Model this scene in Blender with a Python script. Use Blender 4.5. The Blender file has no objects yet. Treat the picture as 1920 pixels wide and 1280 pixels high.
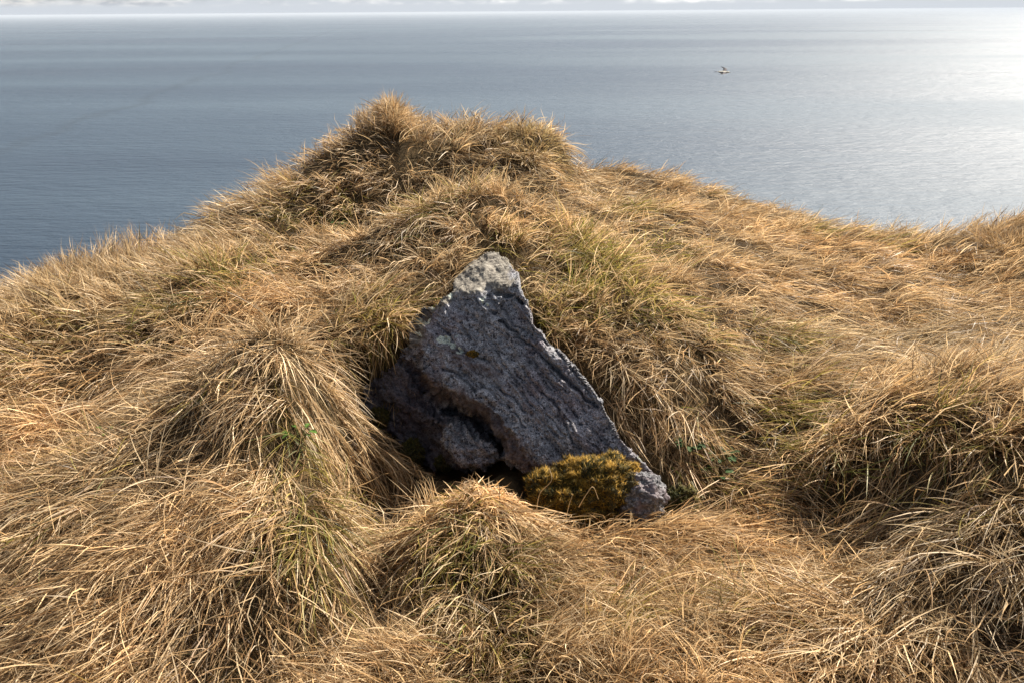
import bpy, bmesh, math, random
import numpy as np
from mathutils import Vector, Matrix
from mathutils.geometry import delaunay_2d_cdt

R = math.radians
rng = np.random.default_rng(7)
random.seed(7)
scene = bpy.context.scene
COL = scene.collection

# ------------------------------------------------------------------ camera
F = 1507.0                      # focal length in pixels of the 1920 px frame
PITCH, ROLL = 22.3, -0.42
EYE = Vector((0.0, 0.0, 1.6))
cd = bpy.data.cameras.new('camera'); cam = bpy.data.objects.new('camera', cd); COL.objects.link(cam)
cd.sensor_width = 36.0; cd.lens = 36.0 * F / 1920.0
cd.clip_start = 0.05; cd.clip_end = 300000
cam.location = EYE
CM = (Matrix.Rotation(R(90 - PITCH), 3, 'X') @ Matrix.Rotation(R(ROLL), 3, 'Z'))
cam.rotation_euler = CM.to_euler()
scene.camera = cam

# ------------------------------------------------------------------ light
SUN_AZ, SUN_EL = 48.0, 43.0     # degrees right of the view direction, above the horizon
SD = Vector((math.sin(R(SUN_AZ)) * math.cos(R(SUN_EL)), math.cos(R(SUN_AZ)) * math.cos(R(SUN_EL)), math.sin(R(SUN_EL))))
sl = bpy.data.lights.new('sun', 'SUN'); sl.energy = 5.0; sl.angle = R(0.53); sl.color = (1.0, 0.93, 0.82)
so = bpy.data.objects.new('sun', sl); COL.objects.link(so)
so.rotation_euler = SD.to_track_quat('Z', 'Y').to_euler()

world = bpy.data.worlds.new('World'); scene.world = world; world.use_nodes = True
wt = world.node_tree; wn = wt.nodes; wl = wt.links; wn.clear()
def wN(t, **k):
    n = wn.new(t)
    for a, b in k.items(): setattr(n, a, b)
    return n
sky = wN('ShaderNodeTexSky', sky_type='NISHITA', sun_disc=False, sun_elevation=R(SUN_EL), sun_rotation=R(SUN_AZ),
         altitude=100, air_density=1.0, dust_density=1.6, ozone_density=1.5)
tc = wN('ShaderNodeTexCoord')
mp = wN('ShaderNodeMapping'); mp.inputs['Scale'].default_value = (1.0, 1.0, 4.5)
wl.new(tc.outputs['Generated'], mp.inputs['Vector'])
cn = wN('ShaderNodeTexNoise'); cn.inputs['Scale'].default_value = 9; cn.inputs['Detail'].default_value = 9; cn.inputs['Roughness'].default_value = 0.6
wl.new(mp.outputs['Vector'], cn.inputs['Vector'])
cr = wN('ShaderNodeValToRGB'); cr.color_ramp.elements[0].position = 0.42; cr.color_ramp.elements[1].position = 0.60
wl.new(cn.outputs['Fac'], cr.inputs['Fac'])
# cumulus bases sit about half a degree above the horizon, tops higher
sx = wN('ShaderNodeSeparateXYZ'); wl.new(tc.outputs['Generated'], sx.inputs['Vector'])
band = wN('ShaderNodeMapRange'); band.inputs['From Min'].default_value = 0.0065; band.inputs['From Max'].default_value = 0.0115
wl.new(sx.outputs['Z'], band.inputs['Value'])
mul = wN('ShaderNodeMath', operation='MULTIPLY'); wl.new(cr.outputs['Color'], mul.inputs[0]); wl.new(band.outputs['Result'], mul.inputs[1])
# the cloud's own billows, lit and grey
mp2 = wN('ShaderNodeMapping'); mp2.inputs['Scale'].default_value = (1, 1, 3.0); wl.new(tc.outputs['Generated'], mp2.inputs['Vector'])
cn2 = wN('ShaderNodeTexNoise'); cn2.inputs['Scale'].default_value = 46; cn2.inputs['Detail'].default_value = 8; wl.new(mp2.outputs['Vector'], cn2.inputs['Vector'])
cc = wN('ShaderNodeValToRGB'); e = cc.color_ramp.elements
e[0].position = 0.40; e[0].color = (2.2, 2.3, 2.5, 1); e[1].position = 0.64; e[1].color = (5.6, 5.4, 5.1, 1)
wl.new(cn2.outputs['Fac'], cc.inputs['Fac'])
mx = wN('ShaderNodeMix', data_type='RGBA'); mf = wN('ShaderNodeMath', operation='MULTIPLY'); mf.inputs[1].default_value = 0.8
wl.new(mul.outputs[0], mf.inputs[0]); wl.new(mf.outputs[0], mx.inputs[0])
hz = wN('ShaderNodeMapRange'); hz.inputs['From Min'].default_value = 0.0; hz.inputs['From Max'].default_value = 0.30; hz.inputs['To Min'].default_value = 1.0; hz.inputs['To Max'].default_value = 0.0
wl.new(sx.outputs['Z'], hz.inputs['Value'])
hm = wN('ShaderNodeMix', data_type='RGBA'); wl.new(hz.outputs['Result'], hm.inputs[0]); wl.new(sky.outputs['Color'], hm.inputs[6]); hm.inputs[7].default_value = (4.3, 4.6, 5.0, 1)
wl.new(hm.outputs[2], mx.inputs[6]); wl.new(cc.outputs['Color'], mx.inputs[7])
sdn = wN('ShaderNodeVectorMath', operation='DOT_PRODUCT'); wl.new(tc.outputs['Generated'], sdn.inputs[0]); sdn.inputs[1].default_value = tuple(SD)
sdm = wN('ShaderNodeMapRange', interpolation_type='SMOOTHSTEP'); sdm.inputs['From Min'].default_value = -.2; sdm.inputs['From Max'].default_value = 1.0; sdm.inputs['To Min'].default_value = .5; sdm.inputs['To Max'].default_value = 3.0
wl.new(sdn.outputs['Value'], sdm.inputs['Value'])
ccm = wN('ShaderNodeVectorMath', operation='SCALE'); wl.new(cc.outputs['Color'], ccm.inputs[0]); wl.new(sdm.outputs['Result'], ccm.inputs['Scale']); wl.new(ccm.outputs[0], mx.inputs[7])
bg = wN('ShaderNodeBackground'); bg.inputs['Strength'].default_value = 0.058
wo = wN('ShaderNodeOutputWorld'); wl.new(mx.outputs[2], bg.inputs['Color']); wl.new(bg.outputs[0], wo.inputs['Surface'])

scene.view_settings.view_transform = 'Standard'; scene.view_settings.look = 'None'
scene.view_settings.exposure = 1.42; scene.view_settings.gamma = 1.0; scene.view_settings.use_curve_mapping = False
cy = scene.cycles
cy.use_denoising = True
cy.use_adaptive_sampling = True; cy.adaptive_threshold = 0.01
cy.max_bounces = 6; cy.diffuse_bounces = 3; cy.glossy_bounces = 2; cy.transmission_bounces = 3; cy.volume_bounces = 1; cy.transparent_max_bounces = 8
cy.sample_clamp_indirect = 4.0; cy.caustics_reflective = False; cy.caustics_refractive = False

# ------------------------------------------------------------------ helpers
CMn = np.array(CM)
def rays(px, py):
    px = np.asarray(px, float); py = np.asarray(py, float)
    d = np.stack([px - 960, 640 - py, np.full(px.shape, -F)], -1) @ CMn.T
    return d
def at_y(px, py, Y):
    d = rays(px, py); t = np.asarray(Y, float) / d[..., 1]
    return d * t[..., None] + np.array(EYE)
def at_z(px, py, z):
    d = rays(px, py); t = (np.asarray(z, float) - EYE.z) / d[..., 2]
    return d * t[..., None] + np.array(EYE)
def project(P):
    q = (P - np.array(EYE)) @ CMn
    w = np.where(-q[..., 2] < 0.05, 0.05, -q[..., 2])
    return 960 + F * q[..., 0] / w, 640 - F * q[..., 1] / w
def in_poly(px, py, poly):
    inside = np.zeros(px.shape, bool); n = len(poly)
    for i in range(n):
        x1, y1 = poly[i]; x2, y2 = poly[(i + 1) % n]
        c = ((y1 > py) != (y2 > py)) & (px < (x2 - x1) * (py - y1) / (y2 - y1 + 1e-9) + x1)
        inside ^= c
    return inside
def h_(i, j, k, seed):
    n = (i.astype(np.int64) * 374761393 + j.astype(np.int64) * 668265263 + k.astype(np.int64) * 2147483647 + seed * 1274126177) & 0xffffffff
    n = ((n ^ (n >> 13)) * 1274126177) & 0xffffffff
    n = (n ^ (n >> 16)) * 2246822519 & 0xffffffff
    return ((n ^ (n >> 15)) & 0xffffff) / float(0xffffff)
def vnoise(P, seed=0):           # smooth value noise in [-1, 1], any (N,3)
    i = np.floor(P); f = P - i; u = f * f * f * (f * (f * 6 - 15) + 10)
    i = i.astype(np.int64); r = 0
    for a in (0, 1):
        wa = u[..., 0] if a else 1 - u[..., 0]
        for b in (0, 1):
            wb = u[..., 1] if b else 1 - u[..., 1]
            for c in (0, 1):
                wc = u[..., 2] if c else 1 - u[..., 2]
                r = r + wa * wb * wc * h_(i[..., 0] + a, i[..., 1] + b, i[..., 2] + c, seed)
    return r * 2 - 1
def fbm(P, oct=4, seed=0, gain=0.5):
    r = 0; a = 1; s = 0
    for o in range(oct):
        r = r + a * vnoise(P * (2.03 ** o) + 17.3 * o, seed + o); s += a; a *= gain
    return r / s
def n2(x, y, sc, seed=0, oct=1):
    return fbm(np.stack([x / sc, y / sc, np.zeros_like(x) + 0.37], -1), oct, seed)
def worley(P, seed=0):
    i = np.floor(P).astype(np.int64); f = P - i
    best = np.full(P.shape[:-1], 9.0); rad = np.zeros(P.shape[:-1])
    for a in (-1, 0, 1):
        for b in (-1, 0, 1):
            for c in (-1, 0, 1):
                ii, jj, kk = i[..., 0] + a, i[..., 1] + b, i[..., 2] + c
                dx = a + h_(ii, jj, kk, seed) - f[..., 0]; dy = b + h_(ii, jj, kk, seed + 1) - f[..., 1]; dz = c + h_(ii, jj, kk, seed + 2) - f[..., 2]
                d = np.sqrt(dx * dx + dy * dy + dz * dz); r = h_(ii, jj, kk, seed + 3)
                m = d < best; best = np.where(m, d, best); rad = np.where(m, r, rad)
    return best, rad
def unit(v):
    return v / np.maximum(np.linalg.norm(v, axis=-1, keepdims=True), 1e-9)
def seg_dist(px, py, pts):
    best = np.full(px.shape, 1e9)
    for (x1, y1), (x2, y2) in zip(pts[:-1], pts[1:]):
        dx, dy = x2 - x1, y2 - y1
        t = np.clip(((px - x1) * dx + (py - y1) * dy) / (dx * dx + dy * dy), 0, 1)
        best = np.minimum(best, np.hypot(px - x1 - t * dx, py - y1 - t * dy))
    return best

def join(parts):
    Vs_, Fs_, Cs_ = [], {3: [], 4: []}, []; o_ = 0
    for v, fs, c in parts:
        for f in fs: Fs_[f.shape[1]].append(f + o_)
        Vs_.append(v); Cs_.append(c); o_ += len(v)
    return np.concatenate(Vs_), [np.concatenate(Fs_[k]) for k in (4, 3) if Fs_[k]], np.concatenate(Cs_)
def tag(o, label=None, cat=None, group=None, kind=None):
    if label: o['label'] = label
    if cat: o['category'] = cat
    if group: o['group'] = group
    if kind: o['kind'] = kind
    return o
def empty(name, loc, rz=0):
    o = bpy.data.objects.new(name, None); o.location = loc; o.rotation_euler = (0, 0, rz); o.empty_display_size = 0.05
    COL.objects.link(o); return o
def mesh_np(name, V, faces, mat, parent=None, colors=None, smooth=False, origin=None):
    """faces: (n,k) int array or a list of such arrays (k = 3 or 4)"""
    V = np.asarray(V, float)
    if origin is not None: V = V - np.asarray(origin)
    if not isinstance(faces, list): faces = [faces]
    me = bpy.data.meshes.new(name)
    me.vertices.add(len(V)); me.vertices.foreach_set('co', V.astype(np.float32).ravel())
    idx = np.concatenate([f.ravel() for f in faces]).astype(np.int32)
    tot = np.concatenate([np.full(len(f), f.shape[1]) for f in faces]).astype(np.int32)
    st = np.concatenate([[0], np.cumsum(tot)[:-1]]).astype(np.int32)
    me.loops.add(len(idx)); me.loops.foreach_set('vertex_index', idx)
    me.polygons.add(len(tot)); me.polygons.foreach_set('loop_start', st)
    me.update(calc_edges=True)
    if smooth: me.polygons.foreach_set('use_smooth', np.ones(len(tot), bool))
    if colors is not None:
        ca = me.color_attributes.new('Col', 'FLOAT_COLOR', 'POINT')
        c4 = np.ones((len(V), 4), np.float32); c4[:, :3] = colors; ca.data.foreach_set('color', c4.ravel())
    me.materials.append(mat)
    o = bpy.data.objects.new(name, me); COL.objects.link(o)
    if origin is not None and parent is None: o.location = tuple(origin)
    if parent is not None: o.parent = parent
    return o

class Mat:
    def __init__(s, name):
        s.m = bpy.data.materials.new(name); s.m.use_nodes = True; s.t = s.m.node_tree; s.n = s.t.nodes; s.l = s.t.links
        s.n.clear(); s.out = s.n.new('ShaderNodeOutputMaterial')
    def N(s, t, ins=None, **k):
        n = s.n.new(t)
        for a, b in k.items(): setattr(n, a, b)
        for a, b in (ins or {}).items():
            if isinstance(b, bpy.types.NodeSocket): s.l.new(b, n.inputs[a])
            else: n.inputs[a].default_value = b
        return n
    def noise(s, vec, scale, detail=4, rough=0.55):
        return s.N('ShaderNodeTexNoise', {'Vector': vec, 'Scale': scale, 'Detail': detail, 'Roughness': rough}).outputs['Fac']
    def ramp(s, fac, stops):
        r = s.N('ShaderNodeValToRGB', {'Fac': fac}); e = r.color_ramp.elements
        while len(e) < len(stops): e.new(0.5)
        for q, (p, c) in zip(e, stops):
            q.position = p; q.color = (*c, 1) if len(c) == 3 else c
        return r.outputs['Color']
    def mix(s, fac, a, b, mode='MIX'):
        n = s.N('ShaderNodeMix', data_type='RGBA', blend_type=mode)
        for i, v in ((0, fac), (6, a), (7, b)):
            if isinstance(v, bpy.types.NodeSocket): s.l.new(v, n.inputs[i])
            else: n.inputs[i].default_value = v if not isinstance(v, tuple) or len(v) == 4 else (*v, 1)
        return n.outputs[2]
    def surf(s, sh): s.l.new(sh, s.out.inputs['Surface'])

def blade_material(name, rough=0.5, trans=0.42, spec=0.35):
    M = Mat(name); c = M.N('ShaderNodeAttribute', attribute_name='Col').outputs['Color']
    p = M.N('ShaderNodeBsdfPrincipled', {'Base Color': c, 'Roughness': rough, 'Specular IOR Level': spec})
    t = M.N('ShaderNodeBsdfTranslucent', {'Color': c})
    x = M.N('ShaderNodeMixShader', {0: trans, 1: p.outputs[0], 2: t.outputs[0]})
    M.surf(x.outputs[0]); return M.m
M_GRASS = blade_material('dry_grass')
M_MOSS = blade_material('moss_shoots', 0.6, 0.3, 0.2)
M_LEAF = blade_material('green_leaf', 0.65, 0.25, 0.15)

# ------------------------------------------------------------------ the boulder's sculpt (the ground is hollowed round it)
ROCK = [(918,472),(935,476),(950,492),(968,525),(985,560),(1003,608),(1030,640),(1062,668),(1085,690),(1100,714),(1128,752),(1148,795),(1168,830),(1195,856),(1222,880),(1240,910),(1225,950),(1150,965),(1060,965),(1005,940),
        (1000,888),(960,872),(930,862),(905,885),(860,885),(815,880),(770,865),(742,815),(690,792),(678,765),(700,722),(745,675),(780,645),(774,612),(800,585),(850,548),(852,522),(886,486)]
NA = unit(np.array([-.44, -.69, .57])); PA = at_y(np.array([1000.]), np.array([700.]), np.array([2.78]))[0]
def plane_y(px, py, off=0.0):
    d = rays(px, py); t = ((PA - NA * off - np.array(EYE)) @ NA) / (d @ NA)
    return (d * t[..., None])[..., 1]
# (px, py, depth behind the big face)  or ('y', distance)
RV = [ # outline right
 (918,472,'y',3.62),(935,476,'y',3.6),(950,492,'y',3.45),(968,525,.03),(985,560,.02),(1003,608,.0),(1030,640,.01),(1062,668,.005),(1085,690,.01),(1100,714,.0),(1128,752,.01),(1148,795,.02),(1168,830,.03),(1195,856,.05),(1222,880,.07),(1240,910,.10),
 (1225,950,.13),(1150,965,.10),(1060,965,.10),(1005,940,.12),(1000,888,.05),(960,872,.15),(930,862,.17),(905,885,.18),(860,885,.22),(815,880,.24),(770,865,.25),(742,815,.21),(690,792,.17),(678,765,.14),
 (700,722,.09),(745,675,.08),(780,645,.05),(774,612,.10),(800,585,.10),(850,548,.10),(852,522,'y',3.45),(886,486,'y',3.6),
 # interior
 (905,530,'y',3.22),(870,545,'y',3.16),(940,532,.03),(912,548,.02),(955,560,.035),(965,552,.0),(935,560,.0),(830,580,.03),(800,612,.04),(850,600,.0),
 (800,640,.0),(792,662,-.01),(786,690,-.01),(812,718,-.015),(852,728,-.02),(880,738,-.015),(905,756,-.02),(930,775,-.015),(955,800,-.02),(975,825,-.015),(1002,862,-.01),
 (800,712,.035),(820,742,.045),(870,762,.04),(895,775,.03),(925,800,.035),(945,822,.035),(960,850,.04),(975,868,.05),
 (790,655,.03),(782,700,.16),(800,740,.19),(826,762,.24),(868,780,.30),(900,795,.33),(925,815,.33),(935,838,.34),
 (760,700,.11),(735,740,.10),(770,760,.13),(765,790,.19),(800,815,.20),(822,790,.08),(840,800,.075),(838,838,.06),(870,842,.07),(905,842,.07),(922,850,.09),(915,866,.10),(885,872,.10),(850,868,.11),(825,850,.16),(790,840,.22),(870,805,.10),(905,825,.10),
 (850,690,-.008),(900,650,-.006),(960,700,-.012),(1000,760,-.01),(1050,800,-.01),(1100,800,.0),(1080,740,.0),(930,610,.0),(980,600,.01),(1040,700,.0),(1100,860,.02),(1060,870,.01),(1150,860,.04),(880,700,-.005),(940,760,-.005),
 (985,580,.005),(860,640,.0),(810,600,.04)]
pxy = np.array([(a[0], a[1]) for a in RV], float)
Yv = np.array([(a[3] if a[2] == 'y' else float(plane_y(np.array([a[0]*1.]), np.array([a[1]*1.]), a[2])[0])) for a in RV])
NB = len(ROCK)
edges = [(i, (i + 1) % NB) for i in range(NB)]
idx = {tuple(v[:2]): i for i, v in enumerate(RV)}
def chain(*pts):
    for a, b in zip(pts[:-1], pts[1:]): edges.append((idx[a], idx[b]))
chain((800,640),(792,662),(786,690),(812,718),(852,728),(880,738),(905,756),(930,775),(955,800),(975,825),(1002,862))
chain((800,712),(820,742),(870,762),(895,775),(925,800),(945,822),(960,850),(975,868))
chain((790,655),(782,700),(800,740),(826,762),(868,780),(900,795),(925,815),(935,838))
chain((822,790),(870,805),(905,825),(922,850),(915,866))
res = delaunay_2d_cdt([Vector(p) for p in pxy], edges, [], 1, 1e-4)
cv = np.array([(v.x, v.y) for v in res[0]]); tr = np.array([list(f) for f in res[2]])
orig = [o[0] if o else 0 for o in res[3]]; Yc = Yv[orig]
cP = at_y(cv[:, 0], cv[:, 1], Yc)

# ------------------------------------------------------------------ terrain
# (px, py, y=distance) or (px, py, z=height): places on the ground, turned into world points once
GY = [ # crest line against the sea, left to right, then the slopes
 (0,575,4.2),(60,548,4.3),(130,522,4.4),(230,490,4.6),(350,462,4.8),(392,415,5.0),(460,388,5.1),(540,352,5.2),(600,310,5.3),(660,277,5.4),(700,238,5.5),(735,208,5.5),
 (770,250,5.5),(815,262,5.5),(870,250,5.5),(950,243,5.5),(1000,252,5.45),(1040,262,5.4),(1066,300,5.35),(1078,340,5.35),
 (1100,330,6.2),(1160,328,6.5),(1240,346,6.5),(1330,374,6.5),(1420,396,6.4),(1500,424,6.4),(1640,456,6.3),(1740,470,6.25),(1840,484,6.2),(1900,440,5.95),(1930,422,5.8),
 (700,400,4.75),(800,300,5.1),(900,300,5.1),(980,290,5.15),(560,410,4.75),(620,440,4.5),(700,425,4.55),(850,405,4.25),(950,340,4.7),(1000,420,4.3),(760,470,4.0),(600,520,3.9),(960,400,4.25),
 (915,460,3.8),(820,500,3.65),(750,560,3.4),(700,640,3.15),(655,740,3.0),(700,850,2.7),(820,965,2.37),
 (1010,530,3.65),(1090,600,3.28),(1180,720,2.87),(1200,810,2.72),(1290,890,2.58),(1330,985,2.42),(1150,520,3.8),(1300,600,3.35),(1290,700,3.05),(1300,800,2.72),
 (1130,430,4.6),(1300,480,4.5),(1200,400,5.2),(1400,430,5.5),(1100,380,5.2),
 (520,668,2.72),(575,690,2.72),(550,760,2.5),(640,700,3.05),(560,640,3.15),(430,690,2.68),(350,745,2.55),
 (895,945,2.2),(850,990,2.12),(960,985,2.14),(900,1080,1.93)]
GZ = [(0,1280,0.0),(480,1280,.03),(960,1280,0),(1440,1280,.02),(1920,1280,.12),(200,1150,.07),(660,1180,-.03),(760,1130,-.03),(700,1000,-.03),(960,1160,0),(1250,1130,-.02),(1500,1160,.04),(1900,1100,.24),(1750,1150,.14),
 (480,900,.235),(400,1080,.12),(560,1000,.17),(300,860,.23),(150,960,.17),(20,840,.04),(110,800,.08),(0,700,.20),(200,700,.21),(300,660,.27),(420,600,.33),(200,600,.3),(0,600,.27),(350,540,.36),(480,560,.35),(640,900,.0),
 (1400,950,-.05),(1500,1000,-.06),(1650,1000,.03),(1500,800,.10),(1650,790,.22),(1800,870,.28),(1920,940,.32),(1600,650,.10),(1900,700,.06),(1700,560,.08),(1900,560,.0),(1500,550,.16),(1420,700,.14),(1380,830,.06),
 (1060,1000,-.09),(1180,1010,-.08),(1120,1050,-.03),(1270,1000,-.07),(760,900,-.05),(640,1100,0.02),(590,1100,.1)]
P1 = at_y(*np.array(GY).T); P2 = at_z(*np.array(GZ).T)
P3 = np.array([(-4.5,0,.1),(-4.5,2.5,.2),(-4.2,4.2,.15),(5,0,.3),(5,2.5,.25),(5.3,5.6,.15),(0,-1.5,.05),(-2.5,-1.5,.05),(2.5,-1.5,.15),(0,0.3,0),(-1.5,.3,.02),(1.5,.4,.1)])
CP = np.concatenate([P1, P2, P3])
def _phi(r2): return 0.5 * r2 * np.log(r2 + 1e-9)
d2 = ((CP[:, None, :2] - CP[None, :, :2]) ** 2).sum(-1)
n = len(CP); A = np.zeros((n + 3, n + 3)); A[:n, :n] = _phi(d2) + np.eye(n) * 0.0004
A[:n, n] = 1; A[:n, n + 1:] = CP[:, :2]; A[n:, :n] = A[:n, n:].T
WG = np.linalg.solve(A, np.concatenate([CP[:, 2], np.zeros(3)]))
def rbf(x, y):
    s = x.shape; x = x.ravel(); y = y.ravel(); out = np.empty(x.size)
    for k in range(0, x.size, 60000):
        xx, yy = x[k:k + 60000], y[k:k + 60000]
        r2 = (xx[:, None] - CP[None, :, 0]) ** 2 + (yy[:, None] - CP[None, :, 1]) ** 2
        out[k:k + 60000] = _phi(r2) @ WG[:n] + WG[n] + WG[n + 1] * xx + WG[n + 2] * yy
    return out.reshape(s)
EDG = P1[:31]; EDG = EDG[np.argsort(EDG[:, 0])]
def y_edge(x): return np.interp(x, EDG[:, 0], EDG[:, 1] + 0.05)
def ground_raw(x, y):
    xe = np.clip(x, -5.0, 5.6); ye = y_edge(xe); yy = np.clip(y, -2.0, None); yc = np.minimum(yy, ye)
    z = rbf(xe, yc)
    s = np.maximum(y - ye, 0)
    z = z - np.where(s < 1.2, 0.62 * s * s, 0.62 * 1.44 + 1.49 * (s - 1.2))
    near = (np.abs(x) < 7) & (y > -3)
    tus = 0.055 * n2(x, y, .38, 3) + 0.022 * n2(x, y, .14, 9) + 0.006 * n2(x, y, .05, 21)
    tus = tus * (1 - .92 * np.exp(-(((x + .80) / .6) ** 2 + ((y - 2.2) / .6) ** 2) ** 2))
    far = 0.25 * n2(x, y, 3.0, 33, 3) * np.clip((np.hypot(x, y) - 8) / 10, 0, 1) * 2
    back = 0.05 * np.maximum(-y - 2, 0)
    return z + tus + far + back
GX0, GX1, GY0, GY1, GS = -6.0, 6.6, -2.0, 8.4, 0.02
gx = np.arange(GX0, GX1, GS); gy = np.arange(GY0, GY1, GS)
XX, YY = np.meshgrid(gx, gy)
HM = ground_raw(XX, YY)
# the hollow eroded under the boulder's left side and foot
for hx, hy, hr, hd in ((-.48, 2.68, .11, .14), (-.36, 2.52, .13, .14), (-.22, 2.42, .12, .12), (-.05, 2.36, .11, .10), (.12, 2.40, .12, .08), (.30, 2.42, .12, .06)):
    HM -= hd * np.exp(-((XX - hx) ** 2 + (YY - hy) ** 2) / hr ** 2)
def bil(M_, x, y):
    fx = np.clip((x - GX0) / GS, 0, len(gx) - 1.001); fy = np.clip((y - GY0) / GS, 0, len(gy) - 1.001)
    i = fx.astype(int); j = fy.astype(int); a = fx - i; b = fy - j
    return (M_[j, i] * (1 - a) + M_[j, i + 1] * a) * (1 - b) + (M_[j + 1, i] * (1 - a) + M_[j + 1, i + 1] * a) * b
cut = np.full(HM.shape, 9.0)
for t3 in tr:                    # soil lies clear of the stone's exposed faces
    wq = np.array([(a_, b_) for a_ in np.linspace(0, 1, 7) for b_ in np.linspace(0, 1, 7) if a_ + b_ <= 1]); Q_ = wq @ (cP[t3][:2] - cP[t3][2]) + cP[t3][2]
    for bk in np.arange(-.02, .30, .01):
        e_ = unit(np.array(EYE) - Q_); q_ = Q_ + e_ * bk
        ii_ = np.clip(((q_[:, 0] - GX0) / GS).round().astype(int), 1, len(gx) - 2); jj_ = np.clip(((q_[:, 1] - GY0) / GS).round().astype(int), 1, len(gy) - 2)
        for da in (-1, 0, 1):
            for db in (-1, 0, 1): np.minimum.at(cut, (jj_ + da, ii_ + db), q_[:, 2] - .03)
HM = np.minimum(HM, np.maximum(cut, -.22))
RDG = at_y(*np.array([(600,510,4.0),(640,490,4.05),(740,450,4.15),(860,405,4.25),(980,400,4.35),(1080,455,4.1),(1160,560,3.65),(1210,640,3.3)], float).T)
HLW = at_y(*np.array([(600,430,4.7),(660,430,4.6),(740,415,4.62),(850,375,4.75),(950,360,4.8)], float).T)
HM += .06 * np.exp(-(seg_dist(XX, YY, [tuple(q[:2]) for q in RDG]) / .13) ** 2) - .10 * np.exp(-(seg_dist(XX, YY, [tuple(q[:2]) for q in HLW]) / .20) ** 2)
RG2 = at_y(*np.array([(470,668,2.75),(520,672,2.72),(560,790,2.42),(590,930,2.12),(625,1080,1.88)], float).T)
GL2 = at_y(*np.array([(640,740,2.85),(668,880,2.4),(705,1040,2.02),(740,1160,1.8)], float).T)
HM += .07 * np.exp(-(seg_dist(XX, YY, [tuple(q[:2]) for q in RG2]) / .085) ** 2) - .07 * np.exp(-(seg_dist(XX, YY, [tuple(q[:2]) for q in GL2]) / .09) ** 2)
HM += .062 * np.exp(-(((XX + .105) / .21) ** 2 + ((YY - 2.19) / .11) ** 2) ** 1.3)   # the tussock in front of the boulder
DY, DX = np.gradient(HM, GS)
def ground(x, y): return bil(HM, x, y)
def normal(x, y): return unit(np.stack([-bil(DX, x, y), -bil(DY, x, y), np.ones_like(x)], -1))
def hit(px, py):                 # where the line of sight through a place in the photograph meets the ground
    d = rays(np.array([px]), np.array([py]))[0]; d = d / d[1]
    for Y in np.arange(1.2, 8, 0.01):
        p = np.array(EYE) + d * Y
        if p[2] < ground(p[:1], p[1:2])[0]: return p
    return np.array(EYE) + d * 8
# mesh: fine near, coarse away and down the cliff
def axis(lo, hi, far_lo, far_hi, st):
    a = list(np.arange(lo, hi, st)); q = a[0]; s = st
    pre = []
    while q > far_lo: s *= 1.35; q -= s; pre.append(q)
    q = a[-1]; s = st; post = []
    while q < far_hi: s *= 1.35; q += s; post.append(q)
    return np.array(pre[::-1] + a + post)
ax = axis(-4.6, 5.2, -160, 160, 0.035); ay = axis(0.6, 7.6, -120, 130, 0.035)
AX, AY = np.meshgrid(ax, ay)
AZ = np.maximum(ground_raw(AX, AY), -175.0)
inn = (AX > GX0) & (AX < GX1 - .1) & (AY > GY0) & (AY < GY1 - .1)
AZ = np.where(inn, ground(AX, AY), AZ)
V = np.stack([AX, AY, AZ], -1).reshape(-1, 3); w = len(ax); hgt = len(ay)
I = (np.arange(hgt - 1)[:, None] * w + np.arange(w - 1)[None, :]).ravel()
Fq = np.stack([I, I + 1, I + w + 1, I + w], -1)
# keep the ground sheet off the rock's hollow
M = Mat('thatch_ground'); geo = M.N('ShaderNodeNewGeometry').outputs['Position']
a = M.noise(geo, 14, 6, .65); b = M.noise(geo, 2.2, 4); c = M.noise(geo, 120, 3, .7)
col = M.ramp(a, [(.30, (.035, .024, .012)), (.5, (.06, .04, .019)), (.72, (.12, .08, .038))])
col = M.mix(M.ramp(b, [(.5, (0, 0, 0)), (.62, (.4, .4, .4))]), col, (.045, .036, .014))
bp = M.N('ShaderNodeBump', {'Strength': .8, 'Distance': .02, 'Height': c})
p = M.N('ShaderNodeBsdfPrincipled', {'Base Color': col, 'Roughness': .95, 'Specular IOR Level': .1, 'Normal': bp.outputs[0]})
M.surf(p.outputs[0])
gr = mesh_np('ground', V, Fq, M.m, smooth=True)
tag(gr, 'hummocky grass covered headland dropping to the sea beyond its crest', kind='structure')

# ------------------------------------------------------------------ sea
SEA = -150.0
M = Mat('sea_water'); geo = M.N('ShaderNodeNewGeometry').outputs['Position']
def mapv(sc, rot=0): return M.N('ShaderNodeMapping', {'Vector': geo, 'Scale': sc, 'Rotation': (0, 0, R(rot))}).outputs[0]
w1 = M.noise(mapv((.035, .10, .1), 8), 1.0, 8, .62)
w2 = M.noise(mapv((.006, .018, .02), -12), 1.0, 5, .6)
w3 = M.noise(mapv((.22, .5, .3), 14), 1.0, 4, .6)
hsum = M.N('ShaderNodeMath', {0: w1, 1: 4.2}, operation='MULTIPLY').outputs[0]
hsum = M.N('ShaderNodeMath', {0: w2, 1: 5.0, 2: hsum}, operation='MULTIPLY_ADD').outputs[0]
hsum = M.N('ShaderNodeMath', {0: w3, 1: .8, 2: hsum}, operation='MULTIPLY_ADD').outputs[0]
bp = M.N('ShaderNodeBump', {'Strength': 1.0, 'Distance': 1.0, 'Height': hsum})
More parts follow.
